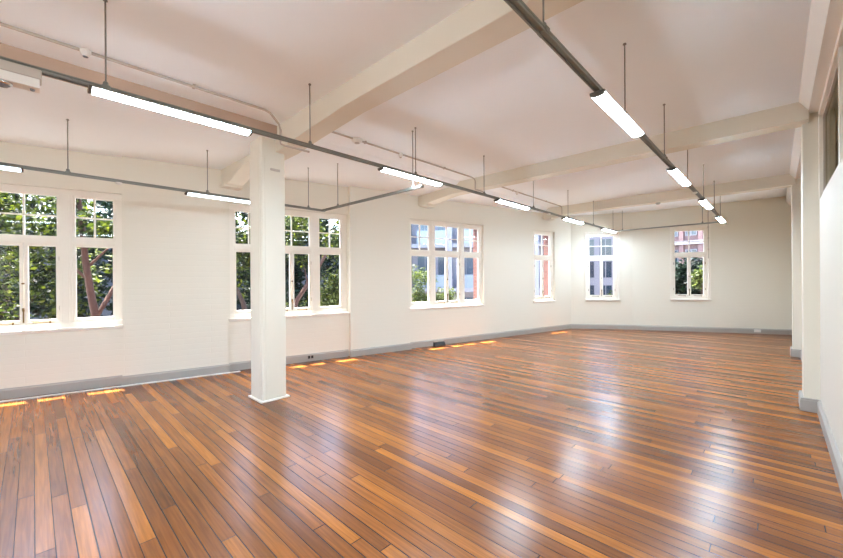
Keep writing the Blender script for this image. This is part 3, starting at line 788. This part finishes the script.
# hedge and tree in front of the mauve building
tree('hedge', (-2.6, 17.2, GZ), None, [], cloud(rg, ((-4.4, -1.3), (16.8, 17.8), (-1.2, 1.95)), 90, 260, .5), .17, M['leaf_dark'], M['bark'], 'dark green hedge below the mauve building in the end window', 13, cat='hedge')
tree('shrub', (-1.9, 16.3, GZ), ([(-1.9, 16.3, GZ), (-1.9, 16.3, 1.4)], .06, .03), [], cloud(rg, ((-2.05, -1.6), (16.1, 16.5), (1.0, 2.1)), 7, 90, .26), .13, M['leaf_light'], M['bark'], 'yellow-green leafy sapling in front of the dark hedge', 14, cat='bush')
tree('shrub', (-5.6, 17.0, GZ), ([(-5.6, 17.0, GZ), (-5.6, 17.0, .2)], .06, .03), [], cloud(rg, ((-6.0, -4.9), (16.6, 17.3), (-.6, .75)), 12, 120, .36), .12, M['leaf'], M['bark'], 'green bush low in the corner window', 15, cat='bush')

def facade(name, W, L, z0, z1, depth, wm, label, rows, bays, winspec, extra=None):
    """W: plan line of the front; rows: list of (z0, z1) of window bands; winspec(bay, row) -> pane material"""
    b = empty(name, W.pt(L/2, 0, GZ))
    mb = MB(); mb.wbox(W, 0, L, 0, depth, z0, z1); mb.build('wall', wm, b)
    for ri, (a, c) in enumerate(rows):
        for (s, e) in bays:
            m1 = MB(); f = .05
            m1.wbox(W, s-f, e+f, -.05, .01, a-f, a); m1.wbox(W, s-f, e+f, -.05, .01, c, c+f)
            m1.wbox(W, s-f, s, -.05, .01, a, c); m1.wbox(W, e, e+f, -.05, .01, a, c); m1.wbox(W, (s+e)/2-.025, (s+e)/2+.025, -.05, .01, a, c)
            w = m1.build('window', M['slab'], b)
            m2 = MB(); m2.wbox(W, s, e, -.02, .005, a, c); m2.build('pane', winspec(s, ri), w)
    if extra: extra(b)
    tag(b, label, 'building')
    return b

# white apartment block seen through the wide window and its neighbour
WA = Wall((-20.5, 16.2), (-9.6, 25.2))
def ex(b):
    for z in (-2.2, .75, 3.7, 6.6):
        mb = MB(); mb.wbox(WA, 0, 14.1, -.9, .05, z-.14, z+.12); mb.build('balcony_slab', M['slab'], b)
        m2 = MB()
        for k in range(5):
            s = .6+k*2.8
            m2.wbox(WA, s, s+1.9, -.88, -.85, z+.12, z+1.0)
        m2.build('balustrade', M['balcony'], b)
    mb = MB()
    for k in range(6):
        s = -.2+k*2.8; mb.wbox(WA, s, s+.35, -.95, .05, GZ, 8.0)
    mb.build('party_wall', M['render_white'], b)
facade('apartment_block', WA, 14.1, GZ, 8.2, 3.0, M['render_white'], 'white apartment block with glass balconies outside the wide window',
       [(-1.3, .2), (1.5, 3.1), (4.4, 6.0)], [(.6+k*1.4, 1.6+k*1.4) for k in range(9)], lambda s, r: M['pane_dark'] if int(s*3) % 2 else M['pane_teal'], ex)
# grey block with a grid of windows seen in the corner window
WG = Wall((-11.3, 29.2), (-5.4, 31.4))
facade('office_block', WG, 6.3, GZ, 8.0, 3.0, M['render_white'], 'pale block with a grid of dark windows seen through the corner window',
       [(-2.2, -.9), (-.3, .9), (1.5, 2.7), (3.2, 4.4), (5.0, 6.2)], [(.5+k*1.2, 1.3+k*1.2) for k in range(5)], lambda s, r: M['pane_dark'])
# mauve masonry building in the end window
WM = Wall((-5.3, 27.2), (2.5, 26.2))
def ex2(b):
    mb = MB()
    for k in range(9):
        s = .15+k*.95; mb.wbox(WM, s, s+.22, -.18, .02, 1.2, 6.5)
    mb.build('pilaster', M['brick_far'], b)
    for z in (1.2, 3.55, 6.3):
        mb = MB(); mb.wbox(WM, 0, 7.9, -.25, .02, z-.12, z+.10); mb.build('cornice', M['slab'], b)
    mb = MB(); mb.wbox(WM, -.2, 8.1, -.35, 3.1, 8.0, 8.3); mb.build('parapet', M['brick_far'], b)
facade('masonry_building', WM, 7.9, GZ, 8.1, 3.0, M['brick_far'], 'mauve masonry building with pilasters behind the hedge in the end window',
       [(1.6, 3.1), (4.0, 5.6)], [(.48+k*.95, .98+k*.95) for k in range(8)], lambda s, r: M['pane_dark'], ex2)
# low blue-grey building behind the trees on the left
WB = Wall((-18.5, -8.0), (-16.7, 14.0))
facade('terrace_building', WB, 22.0, GZ, 3.6, 3.0, M['render_grey'], 'low blue-grey building glimpsed behind the trees on the left',
       [(-.6, .9), (1.7, 2.9)], [(.8+k*1.9, 1.9+k*1.9) for k in range(11)], lambda s, r: M['pane_teal'] if int(s) % 2 else M['pane_dark'])

# ------------------------------------------------------------------ light
w = bpy.data.worlds.new('sky'); SC.world = w; w.use_nodes = True
nt = w.node_tree; nt.nodes.clear()
sky = nt.nodes.new('ShaderNodeTexSky'); sky.sky_type = 'NISHITA'; sky.sun_disc = False
sky.sun_elevation = math.radians(70); sky.sun_rotation = math.radians(-100); sky.dust_density = 2.5; sky.air_density = 1.0
bg = nt.nodes.new('ShaderNodeBackground'); bg.inputs[1].default_value = SKY = .8
wo = nt.nodes.new('ShaderNodeOutputWorld')
nt.links.new(sky.outputs[0], bg.inputs[0]); nt.links.new(bg.outputs[0], wo.inputs[0])

sd = bpy.data.lights.new('sun', 'SUN'); sd.energy = 18.0; sd.angle = math.radians(.6); sd.color = (1.0, .96, .90)
so = bpy.data.objects.new('sun', sd); COL.objects.link(so)
inw = -LW.n*.285; al = LW.d*.113
dirv = Vector((inw.x+al.x, inw.y+al.y, -1.0)).normalized()
so.rotation_euler = dirv.to_track_quat('-Z', 'Y').to_euler(); so.location = (-20, 0, 30)

# ------------------------------------------------------------------ camera
cam = bpy.data.cameras.new('camera'); co = bpy.data.objects.new('camera', cam); COL.objects.link(co)
cam.sensor_fit = 'HORIZONTAL'; cam.sensor_width = 36.0; cam.lens = 371.36/843*36.0
cam.clip_start = .02; cam.clip_end = 300
yaw, pitch, roll = .7626, -.0008, -.0066
fwd = Vector((-math.sin(yaw)*math.cos(pitch), math.cos(yaw)*math.cos(pitch), math.sin(pitch)))
q = fwd.to_track_quat('-Z', 'Y')
co.matrix_world = Matrix.Translation((0, 0, 1.5)) @ q.to_matrix().to_4x4() @ Matrix.Rotation(roll, 4, 'Z')
SC.camera = co

SC.view_settings.view_transform = 'Standard'; SC.view_settings.look = 'None'
SC.view_settings.exposure = 1.72; SC.view_settings.gamma = 1.0; SC.view_settings.use_curve_mapping = False
cy = SC.cycles
cy.max_bounces = 14; cy.diffuse_bounces = 8; cy.glossy_bounces = 5; cy.transparent_max_bounces = 16; cy.transmission_bounces = 6
cy.sample_clamp_indirect = 2.5; cy.caustics_reflective = False; cy.caustics_refractive = False
cy.use_denoising = True; cy.use_adaptive_sampling = False
